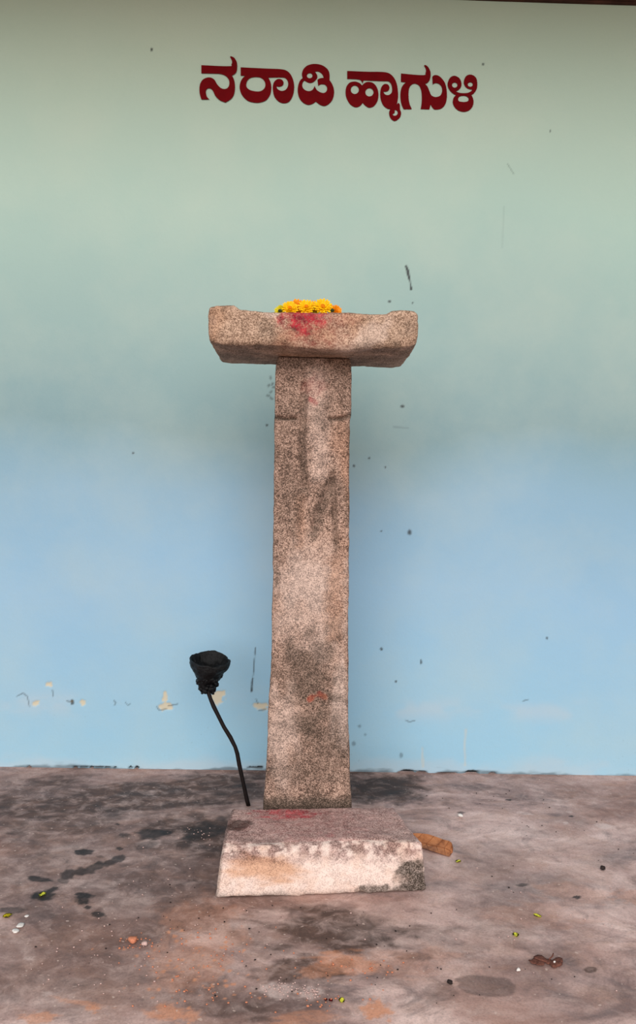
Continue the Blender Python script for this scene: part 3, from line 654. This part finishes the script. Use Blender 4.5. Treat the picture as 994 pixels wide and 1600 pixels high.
flower(491.5, 486, FY+.018, .0200, 70, -5, M['petal_y'], 'half buried lime yellow chrysanthemum low beside the largest flower on the crossbar', 10)
def bud(px, py, Y, r, label, seed):
    p = on_y(px, py, Y); o = empty('flower_bud', p)
    d = dome('bud', r, r*.9, M['green'], o)
    bm = bmesh.new(); petal_ring(bm, 7, r*.5, r*1.25, r*.3, r*.6, -r*.5, random.Random(seed), 0)
    me = bpy.data.meshes.new('sepals'); bm.to_mesh(me); bm.free(); link('sepals', me, M['green'], o)
    tag(o, label, 'flower bud')
bud(519.5, 485, FY-.022, .0062, 'dark green bud between the largest yellow flower and the small orange one', 1)
bud(437.5, 485.5, FY-.022, .0056, 'dark green bud in front of the lime yellow flower', 2)
def pebble(name, P, r, mat, label, cat, seed, flat=0.6, group=None, parent=None):
    bm = bmesh.new(); bmesh.ops.create_icosphere(bm, subdivisions=2, radius=1)
    rg = random.Random(seed); ph = [rg.uniform(0, 6) for _ in range(6)]
    for v in bm.verts:
        q = v.co.copy(); n = 1+.18*math.sin(q.x*3+ph[0])+.15*math.sin(q.y*4+ph[1])+.12*math.sin(q.z*5+ph[2])
        v.co = Vector((q.x*r*n*1.2, q.y*r*n, q.z*r*n*flat))
    zmin = min(v.co.z for v in bm.verts)
    for v in bm.verts: v.co.z -= zmin
    me = bpy.data.meshes.new(name); bm.to_mesh(me); bm.free()
    o = link(name, me, mat, parent); o.location = P; o.rotation_euler[2] = rg.uniform(0, 6)
    if label: tag(o, label, cat, group)
    return o

# ------------------------------------------------------------------ oil torch
def tube(name, pts, rad, mat, parent, seg=10):
    P = [np.array(p, float) for p in pts]; V = []; Q = []
    for i, p in enumerate(P):
        t = P[min(i+1, len(P)-1)]-P[max(i-1, 0)]; t = t/np.linalg.norm(t)
        a = np.cross(t, (0, 1, 0)); a /= np.linalg.norm(a); b = np.cross(t, a)
        r = rad*(1+0.06*math.sin(i*2.3))
        V += [p+r*(math.cos(2*math.pi*k/seg)*a+math.sin(2*math.pi*k/seg)*b) for k in range(seg)]
    for i in range(len(P)-1):
        for k in range(seg):
            Q.append((i*seg+k, i*seg+(k+1) % seg, (i+1)*seg+(k+1) % seg, (i+1)*seg+k))
    me = bpy.data.meshes.new(name); me.from_pydata([tuple(v) for v in V], [], Q+[tuple(range(seg)), tuple(range((len(P)-1)*seg, len(P)*seg))]); me.update()
    bm = bmesh.new(); bm.from_mesh(me); bmesh.ops.recalc_face_normals(bm, faces=bm.faces); bm.to_mesh(me); bm.free()
    return link(name, me, mat, parent)
def lathe(name, prof, mat, parent, amp, freq, seed, cx, seg=72, rim_tilt=0.0):
    """prof: (x centre offset, z, radius) rows"""
    V = []; nr = len(prof)
    a = np.linspace(0, 2*np.pi, seg, endpoint=False)
    for (dx, z, r) in prof:
        V.append(np.stack([dx+r*np.cos(a), r*np.sin(a), np.full(seg, z)], -1))
    V = np.concatenate(V)
    V = roughen(V, amp, freq, seed, 4)
    Q = [(i*seg+k, i*seg+(k+1) % seg, (i+1)*seg+(k+1) % seg, (i+1)*seg+k) for i in range(nr-1) for k in range(seg)]
    me = mesh_np(name, V, np.array(Q)); o = link(name, me, mat, parent); return o
def build_torch():
    ft = on_z(388, 1258, 0); Y = float(ft[1])
    o = empty('oil_torch', ft); inv = Vector(ft)
    rel = lambda x, y, dy=0: tuple(on_y(x, y, Y+dy)-np.array(ft))
    ctl = [(388.5,1260),(386,1250),(380,1222),(374,1195),(371,1178),(367.5,1167),(360,1152),(350,1136),(341,1118),(334,1104),(329,1092),(325,1080),(322,1068)]
    sp = [rel(*p) for p in ctl]; sp[0] = (sp[0][0], sp[0][1], -0.004)
    tube('rod', sp, 0.0078, M['iron'], o)
    s = Y/F   # metres per pixel there
    cen = rel(328, 1034)
    hold = empty('bowl_pivot'); COL.objects.unlink(hold); bpy.data.objects.remove(hold)
    # outside, over the rim and down the inside
    up = lambda y: -(y-1034)*s*1.02
    prof = [(-2*s, up(1083), 7*s), (-2*s, up(1078), 10*s), (-2*s, up(1070), 13*s), (-1*s, up(1064), 16*s), (0, up(1059), 19*s), (0, up(1052), 23.5*s), (0, up(1045), 27.5*s), (0, up(1037), 31*s), (0, up(1031), 31.2*s),
            (0, up(1029.5), 30.4*s), (0, up(1031), 28.8*s), (0, up(1037), 26*s), (0, up(1042), 22*s), (0, up(1046), 14*s), (0, up(1047), 5*s), (0, up(1047.4), 0.4*s)]
    P2 = []
    for A_, B_ in zip(prof[:-1], prof[1:]):
        for t in (0, .25, .5, .75): P2.append(tuple(np.array(A_)*(1-t)+np.array(B_)*t))
    P2.append(prof[-1])
    b = lathe('bowl', P2, M['soot'], o, 0.010, 26, 4, 0)
    b.location = cen; b.rotation_euler = (math.radians(10), math.radians(4), 0)
    # lumps of caked soot hanging from the bowl
    rg = random.Random(5); bm = bmesh.new()
    for i in range(95):
        a = rg.uniform(0, 6.283); t = rg.uniform(0, 1); z = up(1054+30*t); r = (20-10.5*t)*s
        q = bmesh.ops.create_icosphere(bm, subdivisions=1, radius=rg.uniform(.005, .0105))
        for v in q['verts']: v.co = Vector((v.co.x, v.co.y, v.co.z*rg.uniform(1, 1.35))) + Vector((-2*s*t+r*math.cos(a), r*math.sin(a), z))
    me = bpy.data.meshes.new('soot_crust'); bm.to_mesh(me); bm.free()
    V = np.zeros(len(me.vertices)*3); me.vertices.foreach_get('co', V); me.vertices.foreach_set('co', roughen(V.reshape(-1, 3), .004, 90, 3, 2).ravel()); me.update()
    k = link('soot_crust', me, M['soot'], o); k.location = cen; k.rotation_euler = b.rotation_euler
    tag(o, 'blackened oil torch bowl on a bent iron rod standing by the wall', 'torch')
build_torch()

# ------------------------------------------------------------------ dry leaf beside the step
def build_leaf():
    out_top = [(640,1302),(652,1303),(668.5,1304.6),(682,1308),(693,1312),(701,1314.5),(706,1318),(708,1325)]
    out_bot = [(641,1316),(650,1320),(661,1325),(674,1330),(686,1333),(695,1335),(703,1337),(707,1331)]
    n = 24; m = 9; V = []
    def samp(pts, t):
        xs = np.linspace(0, 1, len(pts)); return np.interp(t, xs, [p[0] for p in pts]), np.interp(t, xs, [p[1] for p in pts])
    for i in range(n):
        t = i/(n-1)
        a = on_z(*samp(out_top, t), 0.02); b = on_z(*samp(out_bot, t), 0.004)
        for j in range(m):
            s = j/(m-1); p = a*(1-s)+b*s
            p[2] += 0.004 + 0.006*abs(2*s-1)**1.5 + 0.003*math.sin(math.pi*t)*(1-s) + 0.002*math.sin(9*t+4*s)
            V.append(p)
    V = np.array(V); c0 = V.mean(0); c0[2] = 0
    V[:, 2] -= V[:, 2].min()-0.0015
    q = grid(n, m); N = len(V)
    V2 = np.concatenate([V, V-np.array((0, 0, .0008))])-c0
    root = empty('dry_leaf', c0)
    me = mesh_np('blade', V2, np.concatenate([q, q[:, ::-1]+N])); link('blade', me, M['leaf'], root)
    mid = [V2[i*m+m//2]+np.array((0, 0, .0006)) for i in range(0, n)]
    tube('midrib', mid, 0.0010, M['leaf_vein'], root, 6)
    bm = bmesh.new()
    tag(root, 'dry brown curled leaf lying on the floor beside the stone step', 'leaf')
    for i in range(3, n-3, 4):
        for sgn in (0, m-1):
            pts = [V2[i*m+m//2]+np.array((0, 0, .0008)), V2[min(n-1, i+1)*m+(m//2+sgn)//2]+np.array((0, 0, .0008)), V2[min(n-1, i+2)*m+sgn]+np.array((0, 0, .0006))]
            tube('vein', pts, 0.0005, M['leaf_vein'], root, 5)
build_leaf()

# ------------------------------------------------------------------ small things lying on the floor
def petal(px, py, L, mat, label, seed, cat='petal', group=None):
    rg = random.Random(seed); bm = bmesh.new(); rows = []
    for t, w in ((0, .15), (.25, .75), (.55, 1), (.85, .7), (1, .25)):
        z = L*(.10+.15*(t-.5)**2)
        rows.append([bm.verts.new((L*(t-.5), L*.42*w*s, z+L*.04*abs(s)+L*.05*math.sin(t*5+s))) for s in (-1, 0, 1)])
    for A_, B_ in zip(rows[:-1], rows[1:]):
        for k in (0, 1): bm.faces.new((A_[k], B_[k], B_[k+1], A_[k+1]))
    r = bmesh.ops.solidify(bm, geom=bm.faces[:], thickness=L*.06)
    bmesh.ops.recalc_face_normals(bm, faces=bm.faces[:])
    zmin = min(v.co.z for v in bm.verts)
    for v in bm.verts: v.co.z -= zmin
    me = bpy.data.meshes.new('fallen_petal'); bm.to_mesh(me); bm.free()
    o = link('fallen_petal', me, mat); o.location = on_z(px, py, 0); o.rotation_euler[2] = rg.uniform(0, 6)
    tag(o, label, cat, group)
petal(716, 1346, .022, M['loose_petal'], 'yellow petal on the floor close to the dry leaf', 1)
petal(840, 1431, .022, M['loose_petal'], 'bright yellow petal on bare floor, the one farther from the brown debris', 2)
petal(806, 1461, .022, M['loose_petal'], 'bright yellow petal on bare floor, the one nearer the brown debris', 3)
petal(66, 1398, .026, M['loose_petal'], 'flat yellow petal beside dark oil stains', 4)
petal(12, 1431, .026, M['petal_y'], 'dull yellow petal near the white chips', 5)
petal(534, 1563, .018, M['loose_petal'], 'yellow green petal beside red petals', 6)
petal(517, 1563, .012, M['red_petal'], 'larger red petal scrap right beside the yellow green petal', 7)
petal(509, 1562, .010, M['red_petal'], 'smaller red petal scrap two places from the yellow green petal', 8)
for i, (x, y, r) in enumerate([(32,1446,.009),(25,1455,.009)]):
    pebble('white_chip', on_z(x, y, 0), r, M['white_bit'], 'flat white chip, one of two larger ones lying together by oil stains', 'chip', i, .2, 'white chips by the oil stains')
pebble('white_chip', on_z(42, 1432, 0), .006, M['white_bit'], 'smallest white chip, apart from the two larger ones by the oil stains', 'chip', 7, .2, 'white chips by the oil stains')
pebble('white_pebble', on_z(720, 1277, 0), .009, M['white_bit'], 'single white pebble on the floor between step and wall', 'pebble', 9, .6)
pebble('white_speck', on_z(810, 1517, 0), .005, M['white_bit'], 'tiny white pebble on the floor between debris and damp patch', 'pebble', 10, .6)
pebble('brick_crumb', on_z(208, 1472, 0), .011, M['brick'], 'largest orange brick crumb on the dark floor', 'crumb', 11, .6)
pebble('brick_crumb', on_z(226, 1476, 0), .007, M['pale_crumb'], 'small pale crumb beside the largest orange brick crumb', 'crumb', 12, .6)
pebble('soil_lump', on_z(703, 1537, 0), .006, M['dark_bit'], 'dark soil lump at the edge of the damp round patches', 'lump', 13, .7)
pebble('soil_lump', on_z(942, 1358, 0), .007, M['dark_bit'], 'dark soil lump on clean floor', 'lump', 14, .8)
def build_debris():
    root = empty('dry_debris', on_z(851, 1502, 0)); rg = random.Random(4)
    for i in range(9):
        t = i/8; pebble('flake', ((t-.5)*.065, rg.uniform(-.012, .012)-(.01*t), 0), rg.uniform(.008, .014), M['debris'], None, None, 30+i, .22, parent=root)
    pts = [(.012, .002, .004), (.022, .006, .010), (.026, .012, .014)]
    tube('stalk', pts, .0018, M['debris'], root, 6)
    pebble('pale_seed', (.022, -.012, 0.004), .003, M['white_bit'], None, None, 50, .7, parent=root)
    tag(root, 'flattened heap of dry brown flower debris on the floor', 'debris')
build_debris()
def grit():
    bm = bmesh.new(); rg = random.Random(1)
    sets = [([(300,1510,50,25),(330,1470,40,15),(310,1560,60,12),(560,1515,40,12),(215,1474,16,6),(510,1565,30,8)], 170, .0012, .0034),
            ([(436,1546,16,8),(485,1550,12,6),(300,1400,120,60),(150,1500,90,40),(320,1304,25,8),(800,1420,110,60)], 260, .001, .0028),
            ([(750,1245,60,8),(830,1300,90,40),(500,1480,150,50),(200,1450,120,60),(700,1500,150,50)], 110, .001, .003)]
    for k, (spots, n, rmin, rmax) in enumerate(sets):
        for i in range(n):
            cx, cy, sx, sy = rg.choice(spots); x, y = rg.gauss(cx, sx), rg.gauss(cy, sy)
            if y < 1235 or y > 1610 or (330 < x < 680 and 1255 < y < 1412): continue
            p = on_z(x, y, 0); r = rg.uniform(rmin, rmax)
            nf = len(bm.faces)
            q = bmesh.ops.create_icosphere(bm, subdivisions=1, radius=r)
            bm.faces.ensure_lookup_table()
            for f in bm.faces[nf:]: f.material_index = k
            for v in q['verts']: v.co = Vector((v.co.x*rg.uniform(.8, 1.4), v.co.y*rg.uniform(.8, 1.2), v.co.z*.6+r*.3)) + Vector(p)
    me = bpy.data.meshes.new('floor_grit'); bm.to_mesh(me); bm.free()
    o = link('floor_grit', me, M['brick']); me.materials.append(M['pale_crumb']); me.materials.append(M['dark_bit'])
    tag(o, 'fine orange, pale and dark grit scattered over the floor', 'grit', kind='stuff')
grit()
